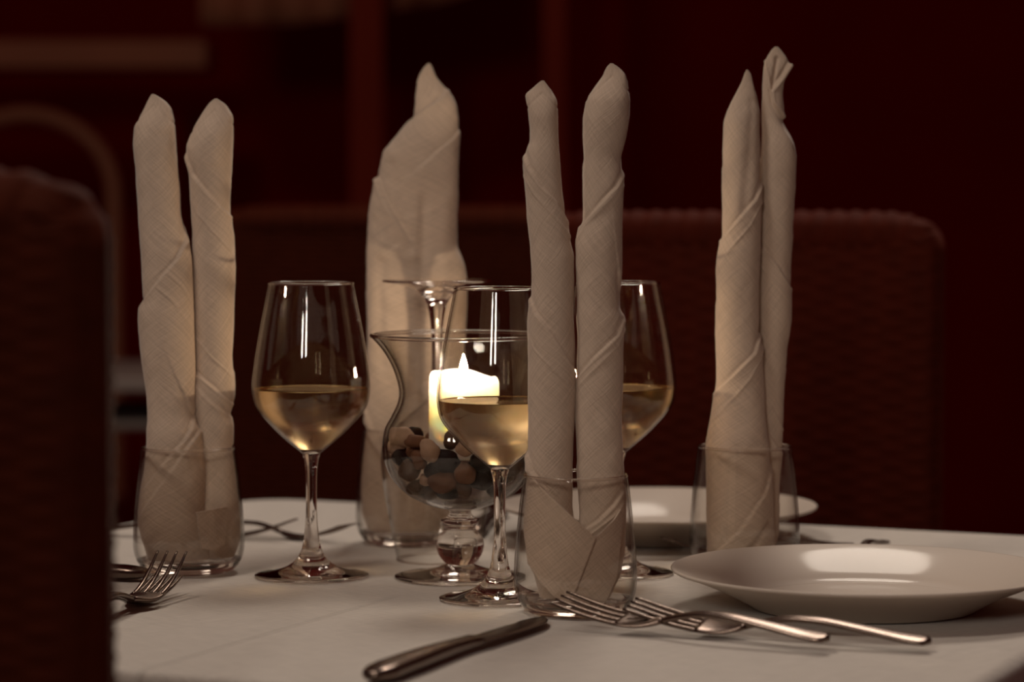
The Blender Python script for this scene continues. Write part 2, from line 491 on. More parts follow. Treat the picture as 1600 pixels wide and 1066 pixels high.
me_v = []; me_f = []
for j in range(9):
    for i in range(41):
        u = i / 40; v = j / 8
        me_v.append((-.12 + .62 * u, .03 * math.sin(u * 26), Z0 + .015 - .02 * u + .10 * u * u + v * (.45 - .02)))
for j in range(8):
    for i in range(40):
        a = j * 41 + i; me_f.append((a, a + 1, a + 42, a + 41))
vv = link_mesh('valance_cloth', me_v, me_f, M['beam'], lam)
sol = vv.modifiers.new('thickness', 'SOLIDIFY'); sol.thickness = .006
box('valance_rail', (.19, .0, Z0 + .47), (.72, .05, .05), M['wood'], lam)
box('hanging_rod', (.19, .0, (Z0 + .49 + H) / 2), (.02, .02, H - Z0 - .49), M['wood'], lam, bevel=.003)

# ------------------------------------------------------------------ cutlery
def spline(xs, ys, s): return float(np.interp(s, xs, ys))
FS = [0, .010, .022, .036, .050, .062, .074, .088, .105, .125, .150, .175, .192]
FZ = [.0180, .0135, .0092, .0053, .0029, .0022, .0040, .0085, .0118, .0116, .0080, .0042, .0030]
def smooth_z(s, zk=1.0):
    if zk != 1.0: return smooth_z(s) + (zk - 1) * max(0, smooth_z(s) - .0022) * max(0, 1 - s / .055) ** .5
    return sum(np.interp(s + d, FS, FZ) for d in (-.006, -.003, 0, .003, .006)) / 5
def make_fork(label, tip, direction, lift=0.0, tilt=0.0, scale=1.0, group=None, zk=1.0, roll=0.0):
    """tip and direction (tip towards handle) in plan"""
    dx, dy = direction; L = math.hypot(dx, dy); dx /= L; dy /= L
    f = thing('fork', label, 'fork', (tip[0], tip[1], T + lift), math.atan2(dy, dx), group)
    f.scale = (scale,) * 3; f.rotation_euler[0] = math.radians(roll)
    for k in range(4):
        off = (k - 1.5) * .0066
        pts = []
        for s in np.linspace(0, .048, 16):
            sp = off * (1 + .04 * math.cos(s * 60)) ; hw = .0006 + .0008 * min(1, s / .02)
            pts.append((s, sp, smooth_z(s, zk), hw, .0009 + .0004 * min(1, s / .02)))
        sweep('tine', pts, M['steel'], f, 8)
    hd = []
    for s in np.linspace(.046, .0765, 14):
        t = (s - .046) / .0305
        hd.append((s, 0, smooth_z(s, zk), .0122 * (1 - t ** 2.2) + .0036 * t ** 2.2 - .0005 * (t < .05), .0013 + .0006 * t))
    sweep('head', hd, M['steel'], f)
    hn = []
    for s in np.linspace(.0755, .192, 36):
        t = (s - .0755) / .1165
        hw = .0032 + .0046 * t ** 1.5
        if t > .95: hw *= math.sqrt(max(.02, 1 - ((t - .95) / .05) ** 2))
        hn.append((s, 0, smooth_z(s), hw, .0019 - .0002 * t))
    sweep('handle', hn, M['steel'], f)
    return f
def make_knife(label, end, tip, lift=0.0, group=None):
    v = np.array(tip) - np.array(end); L = float(np.hypot(*v))
    k = thing('table_knife', label, 'knife', (end[0], end[1], T + lift), math.atan2(v[1], v[0]), group)
    hl = L * .54; pts = []
    for t in np.linspace(0, 1, 40):
        hw = np.interp(t, [0, .03, .10, .4, .75, .93, 1], [.003, .0075, .0105, .0095, .0068, .0066, .0078])
        ht = np.interp(t, [0, .04, .15, .6, .9, 1], [.0018, .0040, .0052, .0048, .0040, .0036])
        pts.append((t * hl, 0, .0056 + .001 * math.sin(t * 3), hw, ht))
    sweep('handle', pts, M['steel'], k, 20)
    pts = []
    for t in np.linspace(0, 1, 40):
        hw = np.interp(t, [0, .04, .12, .5, .8, .93, 1], [.0076, .0092, .0088, .0100, .0094, .0060, .0012])
        off = np.interp(t, [0, .7, 1], [0, 0, .005])
        pts.append((hl - .002 + t * (L - hl), off, .0056 - .0020 * t, hw, .0013 * (1 - .5 * t)))
    sweep('blade', pts, M['steel'], k, 14)
    return k
make_knife('steel knife lying at the front edge of the photo before the middle wine glass', G(578, 1056, .006), (.0255, 1.789))
tA = np.array((.0315, 1.772)); eA = np.array(G(1336, 1014, .004))
make_fork('fork nearest the viewer whose tines point at the front tumbler', tA, eA - tA, lift=.0058, scale=1.0, roll=13, zk=.78)
tB = np.array(G(986, 936, .0205)); eB = np.array(G(1473, 1010, .004))
make_fork('fork with its tines just right of the front tumbler, handle under the plate rim', tB, eB - tB, scale=1.03, lift=.0034, roll=12, zk=.80)
make_fork('fork with upright tines between the dark chair back and the left tumbler', (-.2360, 1.912), (-.24, -.97), lift=.0040, scale=1.02, zk=1.62)
make_fork('second fork nested under the left fork, its tines showing lower', (-.2400, 1.927), (-.24, -.97), scale=.98, zk=.7)
make_knife('knife handle showing between the chair back and the left tumbler', (-.262, 1.988), (-.485, 2.03))
make_fork('blurred back fork with its tines reaching furthest left, behind the left tumbler', (-.1765, 2.228), (-.96, .22), scale=.95)
make_fork('blurred back fork whose tines show right of the left wine stem', (-.131, 2.207), (-.83, .55), scale=.88)
make_fork('far fork handle poking out above the right plate, outermost right', (.243, 2.025), (.29, .93), scale=.93)
make_fork('far fork lying between the right tumbler and the rear plate', (.118, 2.118), (.93, .36), scale=.85)
make_knife('blurred knife behind the glass vase, left of the rear plate', (-.033, 2.235), (-.008, 2.425))

# ------------------------------------------------------------------ plates
def make_plate(label, x, y):
    p = thing('dinner_plate', label, 'plate', (x, y, T + .0004))
    out = smooth_prof([(.070, .0015), (.0745, .0005), (.078, .0025), (.088, .0080), (.104, .0155), (.120, .0218), (.1285, .0246)], 5)
    rim = [(.1298, .0254), (.1302, .0263), (.1296, .0271), (.1285, .0272)]
    inn = smooth_prof([(.127, .0268), (.118, .0236), (.104, .0178), (.091, .0118), (.084, .0080), (.079, .0062), (.074, .0058), (.04, .0056), (0, .0055)], 5)
    lathe('plate_dish', [(0, .003), (.069, .003)] + out + rim + inn, M['china'], p, 160)
    return p
x, y = G(1350, 890.5, .026); make_plate('large grey white plate at the front right, cut by the frame', x, y)
x, y = G(1027, 790, .026); make_plate('rear plate behind the right wine glass, partly hidden by napkins', x, y)

# ------------------------------------------------------------------ glassware
bowl_pts = [(.0068, .0905), (.0100, .0932), (.0165, .0985), (.0230, .1042), (.0300, .1112), (.0368, .1188), (.0412, .1262), (.0430, .1345), (.0432, .1420),
            (.0422, .1525), (.0400, .1680), (.0368, .1860), (.0338, .2010), (.0312, .2140)]
foot_z = [(.0, .0012), (.030, .0004), (.0408, .0003), (.0418, .0010), (.0416, .0018), (.038, .0026), (.028, .0042), (.0185, .0075), (.0118, .0125), (.0078, .0190), (.0058, .0270)]
def build_wine_glass(label, x, y, wine=True, group=None, inverted=False):
    g = thing('wine_glass', label, 'wine glass', (x, y, T), 0, group)
    par = g
    outer = smooth_prof(bowl_pts, 6); t = .0011
    inner = offset_prof(outer, t)
    inner = [(0, .0925)] + [(r, z) for r, z in inner if z > .0929]
    prof = outer + [(.0309, .2146), (.0304, .2144)] + inner[::-1]
    bowl = lathe('bowl', prof, M['bowl_glass'], par, 128)
    ring('rim', .03085, .2146, .00075, bowl)
    stem = lathe('stem', smooth_prof([(.0058, .0270), (.0046, .0380), (.0040, .0500), (.0040, .0650), (.0043, .0780), (.0052, .0850), (.0066, .0900)], 5) + [(.0060, .0912), (.003, .0918), (0, .0920)], M['glass'], par, 64)
    foot = lathe('foot', foot_z[:6] + smooth_prof(foot_z[5:], 5)[1:], M['glass'], par, 128)
    if wine:
        lv = .1372
        wp = offset_prof(outer, t + .00035)
        wp = [(0, .0932)] + [(r, z) for r, z in wp if .0936 < z < lv]
        r_top = wp[-1][0]
        top = [(r_top + .0001, lv + .0006), (r_top - .0010, lv + .0001), (r_top - .003, lv), (r_top * .5, lv), (0, lv)]
        prof2 = wp + top
        nside = len(wp)
        o = lathe('white_wine', prof2, M['wine_side'], par, 128, mats=[M['wine_side'], M['wine_top']])
        idx = []
        for pl in o.data.polygons:
            zc = sum(o.data.vertices[v].co.z for v in pl.vertices) / len(pl.vertices)
            idx.append(1 if zc > lv - .00005 else 0)
        o.data.polygons.foreach_set('material_index', idx)
    if inverted:
        g.rotation_euler = (math.pi, 0, 0); g.location.z = T + .2147
    return g
x, y = G(487, 901); build_wine_glass('left wine glass half full of white wine, beside the left tumbler', x, y)
x, y = G(783, 937); build_wine_glass('middle wine glass of white wine standing before the candle', x - .001, y)
x, y = G(964, 897); build_wine_glass('right wine glass of white wine, partly behind the front napkin', x, y)
x, y = G(683, 874.5); build_wine_glass('empty wine glass turned upside down behind the glass vase', x, y + .004, wine=False, inverted=True)

TUM = [(.0300, .0000), (.0345, .0030), (.0388, .0095), (.0410, .0190), (.0408, .0340), (.0396, .0500), (.0378, .0680), (.0358, .0840), (.0347, .0915)]
def tumbler_inner(z):         # inner radius of the tumbler at a height
    pr = np.array(TUM); return float(np.interp(z, pr[:, 1], pr[:, 0])) - .0016
def make_tumbler(label, x, y, group=None):
    g = thing('tumbler', label, 'tumbler', (x, y, T), 0, group)
    outer = smooth_prof(TUM, 6)
    wall_o = [p for p in outer if p[1] >= .0095]
    t = .0014
    wall_i = offset_prof(wall_o, t)
    gw = lathe('glass_wall', wall_o + [(.0343, .0921), (.0336, .0920)] + wall_i[::-1], M['tumbler_glass'], g, 128)
    ring('rim', .0341, .0920, .0009, gw)
    lo = [p for p in outer if p[1] <= .0096]
    lathe('glass_base', [(0, .0016), (.022, .0014), (.0275, .0002)] + lo + [(.0368, .0098), (.034, .0086), (.028, .0074), (.015, .0066), (0, .0064)], M['glass'], g, 128)
    return g
TPOS = {}
for key, px, py, label in (('left', 295.5, 893, 'left tumbler holding a napkin, beside the dark chair back'),
                           ('front', 899, 957, 'front tumbler holding a two pillar napkin, nearest the viewer'),
                           ('back', 636, 849, 'tumbler at the back, partly hidden by the candle vase'),
                           ('right', 1163, 890, 'right tumbler standing behind the large front plate')):
    x, y = G(px, py); TPOS[key] = (x, y); make_tumbler(label, x, y)

# ------------------------------------------------------------------ candle vase, candle, pebbles
VX, VY = G(719, 903)
VP = [(.0085, .0500), (.0180, .0520), (.0290, .0560), (.0400, .0625), (.0495, .0725), (.0548, .0840), (.0566, .0950), (.0548, .1085), (.0500, .1180), (.0455, .1275), (.0442, .1360),
      (.0462, .1460), (.0505, .1570), (.0570, .1675), (.0640, .1755)]
va = thing('candle_vase', 'footed glass vase with a flared rim holding candle and pebbles', 'vase', (VX, VY, T))
vo = smooth_prof(VP, 6); vi = offset_prof(vo, .0026)
vi = [(0, .0545)] + [(r, z) for r, z in vi if z > .0548]
vb = lathe('vase_bowl', vo + [(.0648, .1763), (.0646, .1770), (.0636, .1771)] + vi[::-1], M['vase_glass'], va, 160)
ring('rim', .0642, .1769, .0013, vb)
lathe('stem', [(.0100, .0105)] + smooth_prof([(.0118, .0118), (.0160, .0175), (.0174, .0240), (.0160, .0305), (.0122, .0352), (.0118, .0375), (.0138, .0405), (.0138, .0432), (.0100, .0450), (.0080, .0475), (.0085, .0498)], 5) + [(.004, .0508), (0, .0510)], M['glass'], va, 96)
lathe('foot', [(0, .0015), (.035, .0005), (.0470, .0003), (.0480, .0012), (.0474, .0022), (.042, .0030)] + smooth_prof([(.042, .0030), (.030, .0045), (.0200, .0066), (.0130, .0090), (.0100, .0105)], 5)[1:], M['glass'], va, 128)

CX, CY = VX + .0030, VY + .002
cd = thing('candle', 'thick cream candle burning inside the glass vase', 'candle', (CX, CY, T))
CR = .0256; seg = 96; zb = .088
verts = []; faces = []; rings = []
def rim_h(a):                 # uneven rim, high at the left and front, sagging to the right
    c = math.cos(a); s = math.sin(a)
    return .1512 - .0052 * max(0, c - .05) ** .8 - .0006 * math.sin(3 * a) + .0010 * (c > .9) * (c - .9) * 10
prof_c = [(0, 0, 0), (.95, 0, 0), (1, 0, .002)] + [(1, k / 24, 0) for k in range(1, 22)] + [(.996, 1, -.0052), (.975, 1, -.0030), (.94, 1, -.0013), (.90, 1, -.0003), (.86, 1, 0), (.83, 1, -.0007), (.80, 1, -.003), (.76, 1, -.0035), (.70, 2, 0), (.5, 2, -.0006), (.25, 2, -.0008), (0, 2, -.0008)]
POOL = .1462
for rr, f, dz in prof_c:
    ring = []
    for i in range(seg if rr > 0 else 1):
        a = 2 * math.pi * i / seg; h = rim_h(a)
        z = POOL + dz if f == 2 else zb + (h - .006 - zb) * f + dz if f < 1 else h + dz
        wob = 1 + .004 * math.sin(5 * a + z * 90)
        ring.append(len(verts)); verts.append((CR * rr * wob * math.cos(a), CR * rr * wob * math.sin(a), z))
    rings.append(ring)
for A_, B_ in zip(rings[:-1], rings[1:]):
    for i in range(seg):
        j = (i + 1) % seg
        if len(A_) == 1: faces.append((A_[0], B_[j], B_[i]))
        elif len(B_) == 1: faces.append((A_[i], A_[j], B_[0]))
        else: faces.append((A_[i], A_[j], B_[j], B_[i]))
link_mesh('wax_body', verts, faces, M['wax'], cd)
wk = sweep('wick', [(-.0005, .0, POOL - .002, .0008, .0008), (0, 0, .1485, .0008, .0008), (.0008, .0004, .1510, .0007, .0007), (.0018, .0004, .1528, .0005, .0005)], M['wick'], cd, 8)
fl = lathe('flame', smooth_prof([(0, .1500), (.0017, .1510), (.0027, .1528), (.0026, .1552), (.0017, .1582), (.0008, .1612), (0, .1636)], 5), M['flame'], wk, 24)
fl.location.x = -.0004

def vase_in(z):
    pr = np.array(VP); return float(np.interp(z, pr[:, 1], pr[:, 0])) - .0030
def make_pebble(kind, px, py, ang, a, b, c, tilt, label, seed, frontness=None):
    """a pebble seen at px, py resting against the front of the bowl"""
    bm = bmesh.new(); bmesh.ops.create_icosphere(bm, subdivisions=3, radius=1)
    for v in bm.verts:
        n_ = noise.noise(v.co * 1.3 + Vector((seed * 3.1, 0, 0))); k = 1 + .24 * n_
        v.co = Vector((v.co.x * a * k, v.co.y * c * k, v.co.z * b * k))
    me = bpy.data.meshes.new('pebble'); bm.to_mesh(me); bm.free(); me.materials.append(M['stone_' + kind])
    me.polygons.foreach_set('use_smooth', [True] * len(me.polygons))
    o = bpy.data.objects.new('pebble', me); col.objects.link(o)
    o.rotation_euler = (tilt, ang, seed * .3 if frontness is None else 0)
    return o
placed = []
def fit_pebble(o, px, py, r_depth, back=0.0):
    # z from the pixel, y pressed against the inside of the bowl
    yy = VY - .03
    for _ in range(5):
        x, z = P(px, py, yy); h = z - T
        R = vase_in(h) - r_depth
        dx = x - VX
        yy = VY - math.sqrt(max(R * R - dx * dx, 1e-6)) + back
    o.location = (x, yy, z); placed.append((x, yy, z))
FR = [('pale', 628, 683, .3, .0100, .0076, .0055, 'large pale pebble topmost at the left side of the vase'),
      ('pale', 620, 699, -.5, .0066, .0064, .0050, 'round pale pebble against the left wall of the vase, under the topmost'),
      ('tan', 650, 690, .1, .0085, .0052, .0050, 'flat tan pebble lying level just left of the candle foot'),
      ('pale', 672, 705, .9, .0092, .0068, .0050, 'long pale pebble leaning down beside the candle foot'),
      ('tan', 655, 718, 1.3, .0072, .0058, .0052, 'upright tan pebble in the left middle of the heap'),
      ('grey', 640, 735, .2, .0082, .0080, .0055, 'round grey pebble low on the left of the heap'),
      ('tan', 692, 752, -.15, .0110, .0080, .0058, 'largest oval tan pebble low in the middle of the vase'),
      ('pale', 664, 750, .5, .0045, .0043, .0038, 'smallest pale pebble beside the largest oval one'),
      ('grey', 651, 762, -.3, .0075, .0056, .0048, 'grey pebble at the lower left bottom of the bowl'),
      ('tan', 727, 740, 1.2, .0080, .0072, .0055, 'squarish tan pebble right of the largest oval one'),
      ('pale', 727, 701, .2, .0068, .0056, .0048, 'pale pebble in front of the candle just left of the wine bowl'),
      ('grey', 725, 764, .9, .0064, .0050, .0044, 'pointed grey pebble at the very bottom of the bowl'),
      ('dark', 697, 722, .1, .0100, .0090, .0058, 'large black pebble in front of the candle foot'),
      ('dark', 628, 715, .6, .0080, .0068, .0050, 'black pebble on the left under the two pale ones'),
      ('dark', 755, 720, -.2, .0090, .0080, .0055, 'black pebble behind the rim of the middle wine bowl'),
      ('dark', 677, 735, .4, .0060, .0070, .0046, 'narrow black pebble above the largest oval one'),
      ('dark', 750, 752, .3, .0085, .0070, .0052, 'black pebble left of the middle wine stem'),
      ('grey', 812, 705, .3, .0080, .0070, .0052, 'grey pebble at the right wall beside the front napkin'),
      ('grey', 800, 730, -.4, .0085, .0062, .0050, 'flat grey pebble right of the middle wine stem'),
      ('dark', 810, 722, .3, .0060, .0060, .0045, 'small black pebble at the right wall of the vase'),
      ('dark', 778, 745, .8, .0080, .0070, .0050, 'black pebble hidden behind the middle wine stem'),
      ('dark', 700, 772, .0, .0090, .0040, .0045, 'thin black pebble lying under the heap at the bottom'),
      ('dark', 775, 768, .3, .0070, .0046, .0045, 'dark stone low behind the wine stem')]
for i, (k, px, py, ang, a, b, c, lab) in enumerate(FR):
    back = .0035 if k == 'dark' else 0
    o = make_pebble(k, px, py, ang, a, b, c, 0, lab, i + 1, 1); fit_pebble(o, px, py, max(c, .8 * b), back)
    tag(o, lab, 'pebble', 'pebbles in the candle vase')
random.seed(5)
proto = {}
cnt = 0
tries = 0
while cnt < 26 and tries < 6000:
    tries += 1
    z = random.uniform(.064, .106)
    R = vase_in(z) - .010; a = random.uniform(0, 2 * math.pi); r = R * math.sqrt(random.random())
    x, y = VX + r * math.cos(a), VY + r * math.sin(a)
    if math.hypot(x - CX, y - CY) < CR + .009 and z > .079: continue
    if any((x - q[0]) ** 2 + (y - q[1]) ** 2 + (z + T - q[2]) ** 2 < .0122 ** 2 for q in placed): continue
    k = random.choice(['dark', 'dark', 'grey', 'tan'])
    o = make_pebble(k, 0, 0, random.uniform(-1, 1), .0076, .0064, .0060, random.uniform(-.5, .5), '', 40 + cnt)
    o.location = (x, y, z + T); placed.append((x, y, z + T)); cnt += 1
    tag(o, {'dark': 'black', 'grey': 'grey brown', 'tan': 'tan'}[k] + ' pebble buried in the inner or rear part of the heap in the vase', 'pebble', 'pebbles in the candle vase')

# ------------------------------------------------------------------ napkins
def smoothstep(x, a, b):
    t = np.clip((x - a) / (b - a), 0, 1); return t * t * (3 - 2 * t)
def poly_dist(X, Z, pts):
    """unsigned distance, side sign (+ = left of the direction of travel), taper towards the ends"""
    best = np.full(X.shape, 1e9); sg = np.zeros(X.shape); tp = np.zeros(X.shape)
    L = [0]
    for i in range(len(pts) - 1): L.append(L[-1] + math.hypot(pts[i + 1][0] - pts[i][0], pts[i + 1][1] - pts[i][1]))
    for i in range(len(pts) - 1):
        ax_, az = pts[i]; bx, bz = pts[i + 1]; dx, dz = bx - ax_, bz - az; l2 = dx * dx + dz * dz
        t_ = ((X - ax_) * dx + (Z - az) * dz) / l2; t = np.clip(t_, 0, 1)
        qx, qz = ax_ + t * dx, az + t * dz
        d = np.hypot(X - qx, Z - qz); m = d < best
        cr = dx * (Z - az) - dz * (X - ax_)
        best = np.where(m, d, best); sg = np.where(m, np.sign(cr), sg)
        tp = np.where(m, (L[i] + t * (L[i + 1] - L[i])) / L[-1], tp)
    return best, sg, tp
def make_column(name, parent, tum, yc, outline, edges, hand=1, ratio=.88, dmax=.017, top_flat=.35, z_end=None, seed=0, hem=True, wr=.0005, helix=(0.1, 0.0, .0012), fill=1.3, tip_len=60, npts=128, rot=0):
    """a rolled cloth pillar; outline rows are (photo y, left x, right x) at distance yc"""
    tx, ty = tum
    ys = [o[0] for o in outline]; NR = int((ys[-1] - ys[0]) / 2.2)
    py = np.concatenate([ys[0] + (np.linspace(0, 1, 14)[:-1] ** 1.6) * 14, np.linspace(ys[0] + 14, ys[-1], NR)])
    xl = np.interp(py, ys, [o[1] for o in outline]); xr = np.interp(py, ys, [o[2] for o in outline])
    ker = np.array([1, 2, 1.]) / 4
    for _ in range(3):
        xl[1:-1] = np.convolve(xl, ker, 'valid'); xr[1:-1] = np.convolve(xr, ker, 'valid')
    Wl = np.array([P(a, b, yc) for a, b in zip(xl, py)]); Wr = np.array([P(a, b, yc) for a, b in zip(xr, py)])
    cx = (Wl[:, 0] + Wr[:, 0]) / 2; hw = (Wr[:, 0] - Wl[:, 0]) / 2; zz = Wl[:, 1]
    big = np.max(hw)
    hs = hw.copy()
    for _ in range(40): hs[1:-1] = np.convolve(hs, ker, 'valid')
    dep = np.minimum(hs * ratio, dmax)
    dep *= top_flat + (1 - top_flat) * smoothstep(py, ys[0], ys[0] + tip_len)
    dep = np.minimum(dep, np.maximum(hw * 1.2, .0005))
    hgt = zz - T
    dep *= 1 + (fill - 1) * smoothstep(-hgt, -.085, -.03)
    th = np.linspace(0, 2 * math.pi, npts, endpoint=False)
    C, S = np.cos(th), np.sin(th)
    Cs = np.sign(C) * np.abs(C) ** .92; Ss = np.sign(S) * np.abs(S) ** .92
    X = cx[:, None] + hw[:, None] * Cs[None, :]; Y = yc + dep[:, None] * Ss[None, :]; Z = np.repeat(zz[:, None], npts, 1)
    D = np.zeros(X.shape)
    front = smoothstep(-S, -.25, .15)[None, :] * np.ones(X.shape)
    for kind, pts, amp in edges:
        if kind[:4] == 'step':
            q = [np.array(p_, float) for p_ in pts]
            e0 = q[0] - q[1]; q.insert(0, q[0] + e0 / np.linalg.norm(e0) * 45)
            if kind[-1] != 't': e1 = q[-1] - q[-2]; q.append(q[-1] + e1 / np.linalg.norm(e1) * 45)
            pts = q
        wp = [P(a, b, yc) for a, b in pts]
        d, sg, tp = poly_dist(X, Z, wp)
        ends = smoothstep(tp, -.02, .06) * (1 - smoothstep(tp, .94, 1.02)) if kind[0] != 's' else 1
        amp = amp * .72
        if kind[:4] == 'step':           # cloth edge: the raised layer lies on one side
            s_ = sg * (1 if '+' in kind else -1) * d
            wt = (1 - smoothstep(tp, .75, .995)) if kind[-1] == 't' else 1
            D += front * wt * amp * smoothstep(s_, -.0005, .0006) * np.exp(-np.maximum(s_, 0) / .020)
            D += front * wt * amp * .30 * np.exp(-((s_ - .0009) / .0007) ** 2)
            D -= front * wt * amp * .35 * np.exp(-((s_ + .0012) / .0012) ** 2)
        elif kind == 'ridge':
            D += front * amp * 1.25 * np.exp(-(d / .0006) ** 2) * ends
        elif kind == 'groove':
            D -= front * amp * np.exp(-(d / .0040) ** 2) * ends
        elif kind == 'slit':
            D -= front * amp * np.exp(-(d / .0014) ** 2)
        elif kind == 'pull':
            D += front * amp * np.exp(-(d / .0050) ** 2) * ends
    Pp, ph, ha = helix
    fr = (Z / Pp + hand * (th[None, :] / (2 * math.pi)) + ph) % 1.0
    D += (1 - front) * ha * (fr * smoothstep(fr, 0, .03) - .3)
    if hem:
        pk = int(np.argmin(np.abs(py - ys[0] - 4))); xk = cx[pk]; zk = zz[0]
        q = (zk - Z) - .9 * np.abs(X - xk) - .0085
        D -= .0006 * np.exp(-(q / .0007) ** 2) * (Z > zk - .03)
    nz = np.empty(X.shape)
    for i in range(0, X.shape[0]):
        for j in range(0, npts, 2):
            v = Vector((X[i, j] * 55 + Z[i, j] * 38 * hand + seed * 7, Y[i, j] * 70, Z[i, j] * 24))
            nz[i, j] = noise.noise(v) + .5 * noise.noise(v * 2.3)
        nz[i, 1::2] = .5 * (nz[i, 0::2] + np.roll(nz[i, 0::2], -1))
    lim = np.minimum(1, hw / .006)[:, None]
    D = (D + wr * nz) * lim
    X += D * C[None, :]; Y += D * S[None, :]
    # stay inside the tumbler below its rim
    pr = np.array(TUM); Rin = np.interp(Z - T, pr[:, 1], pr[:, 0]) - .0026
    Rin = np.where(Z - T > .093, Rin + (Z - T - .093) * .8, Rin)
    dx, dy = X - tx, Y - ty; r = np.hypot(dx, dy); k = np.where(r > Rin, Rin / np.maximum(r, 1e-6), 1)
    X = tx + dx * k; Y = ty + dy * k
    Z = np.maximum(Z, T + .0105)
    n = X.shape[0]
    verts = np.stack([X.ravel(), Y.ravel(), Z.ravel()], 1) - np.array((tx, ty, T))
    faces = []
    for i in range(n - 1):
        for j in range(npts):
            k2 = (j + 1) % npts; a = i * npts
            faces.append((a + j, a + npts + j, a + npts + k2, a + k2))
    faces.append(tuple(range(npts))); faces.append(tuple(range((n - 1) * npts, n * npts))[::-1])
    uv = np.stack([np.tile(th * .016 * hand, n), verts[:, 2]], 1)
    return link_mesh(name, verts, faces, M['napkin'], parent, uvs=uv)

def make_flap(name, parent, tum, top, bottom, pull=.0028, rows=40, cols=60, th=.0011, bulge=0, seed=1):
    """a turned over piece of cloth pressed against the inside of the glass; top and bottom are its long edges in the photo"""
    tx, ty = tum
    def res(pts, n):
        pts = np.array(pts, float); L = np.r_[0, np.cumsum(np.hypot(*np.diff(pts, axis=0).T))]; s = np.linspace(0, L[-1], n)
        return np.stack([np.interp(s, L, pts[:, 0]), np.interp(s, L, pts[:, 1])], 1)
    A_ = res(top, cols); B_ = res(bottom, cols); verts = []; faces = []; uv = []
    for i in range(rows):
        t = i / (rows - 1)
        for j in range(cols):
            p = A_[j] * (1 - t) + B_[j] * t
            yy = ty - .03
            for _ in range(3):
                x, z = P(p[0], p[1], yy); h = z - T
                R = tumbler_inner(min(max(h, .002), .0915)) - pull
                if h > .0915: R -= 0
                dx = min(max(x - tx, -R * .995), R * .995)
                yy = ty - math.sqrt(max(R * R - dx * dx, 1e-7))
            e = min(t, 1 - t, j / cols, 1 - j / cols)
            yy += .0004 * noise.noise(Vector((x * 60, z * 60, seed))) - .0006 * math.exp(-e * 30)
            verts.append((dx, yy - ty, max(h, .0108))); uv.append((x, z))
    for i in range(rows - 1):
        for j in range(cols - 1):
            a = i * cols + j; faces.append((a, a + 1, a + cols + 1, a + cols))
    o = link_mesh(name, verts, faces, M['flap'], parent, uvs=uv)
    s = o.modifiers.new('thickness', 'SOLIDIFY'); s.thickness = th; s.offset = -1 if faces else 0
    return o

# front napkin
t = TPOS['front']; nf = thing('napkin', 'front linen napkin rolled into two tall pillars', 'napkin', (t[0], t[1], T))
make_column('rolled_pillar', nf, t, t[1],
    [(126, 846, 850), (132, 838, 855), (140, 829, 860), (147, 820, 864), (155, 821, 869), (170, 824, 871), (200, 828, 872), (222, 827, 873), (234, 821, 874), (260, 820, 876), (300, 822, 879), (340, 824, 884), (380, 829, 890), (400, 830, 895), (440, 831, 896), (470, 829, 895), (500, 826, 896), (540, 826, 898), (600, 826, 898), (650, 826, 897), (700, 824, 895), (740, 823, 894), (790, 824, 895), (840, 825, 900), (890, 832, 902), (940, 845, 900)],
    [('step-', [(818, 232), (827.5, 262), (846, 291), (869, 315), (884, 342)], .0019), ('ridge', [(820, 272), (834, 303), (863, 336), (883, 361), (892, 376)], .0008),
     ('step-', [(827, 458), (838, 489), (858, 514), (880, 548), (900, 584)], .0017), ('ridge', [(826, 520), (835, 545), (850, 561), (875, 587), (900, 614)], .0008),
     ('step-t', [(822, 700), (831, 734), (855, 767), (900, 812)], .0022), ('ridge', [(822, 140), (845, 160), (870, 158)], .0)], hand=1, seed=1)
make_column('rolled_pillar', nf, t, t[1],
    [(99, 954, 957), (104, 949, 965), (110, 946, 972), (118, 943, 978), (135, 930, 981), (155, 916, 984), (185, 910, 983), (215, 911, 978), (245, 912, 970), (262, 912, 972), (290, 912, 973), (345, 911, 971), (365, 904, 971), (381, 901, 970), (440, 901, 968), (480, 902, 969), (495, 902, 974), (540, 903, 973), (600, 901, 972), (650, 900, 971), (700, 901, 973), (750, 903, 975), (800, 905, 977), (860, 902, 976), (900, 898, 968), (940, 896, 950)],
    [('step+', [(975, 254), (971, 272), (962, 291), (933, 324), (905, 356)], .0019), ('ridge', [(974, 288), (953, 311), (916, 351), (902, 378)], .0008),
     ('step+', [(970, 470), (973, 497), (963, 523), (925, 561), (900, 592)], .0017), ('ridge', [(975, 510), (963, 540), (935, 568), (902, 606)], .0008),
     ('step+', [(978, 755), (958, 786), (935, 810), (905, 830)], .0018), ('ridge', [(978, 775), (958, 803), (921, 833)], .0010)], hand=-1, seed=2)
make_flap('folded_flap', nf, t, [(821, 722), (832, 745), (855, 770), (893, 806), (931, 841)], [(820, 830), (826, 880), (845, 912), (868, 935), (893, 942)])
make_flap('folded_flap', nf, t, [(905, 845), (935, 835), (958, 812), (975, 785)], [(893, 940), (915, 945), (945, 942), (962, 905)], pull=.0048)

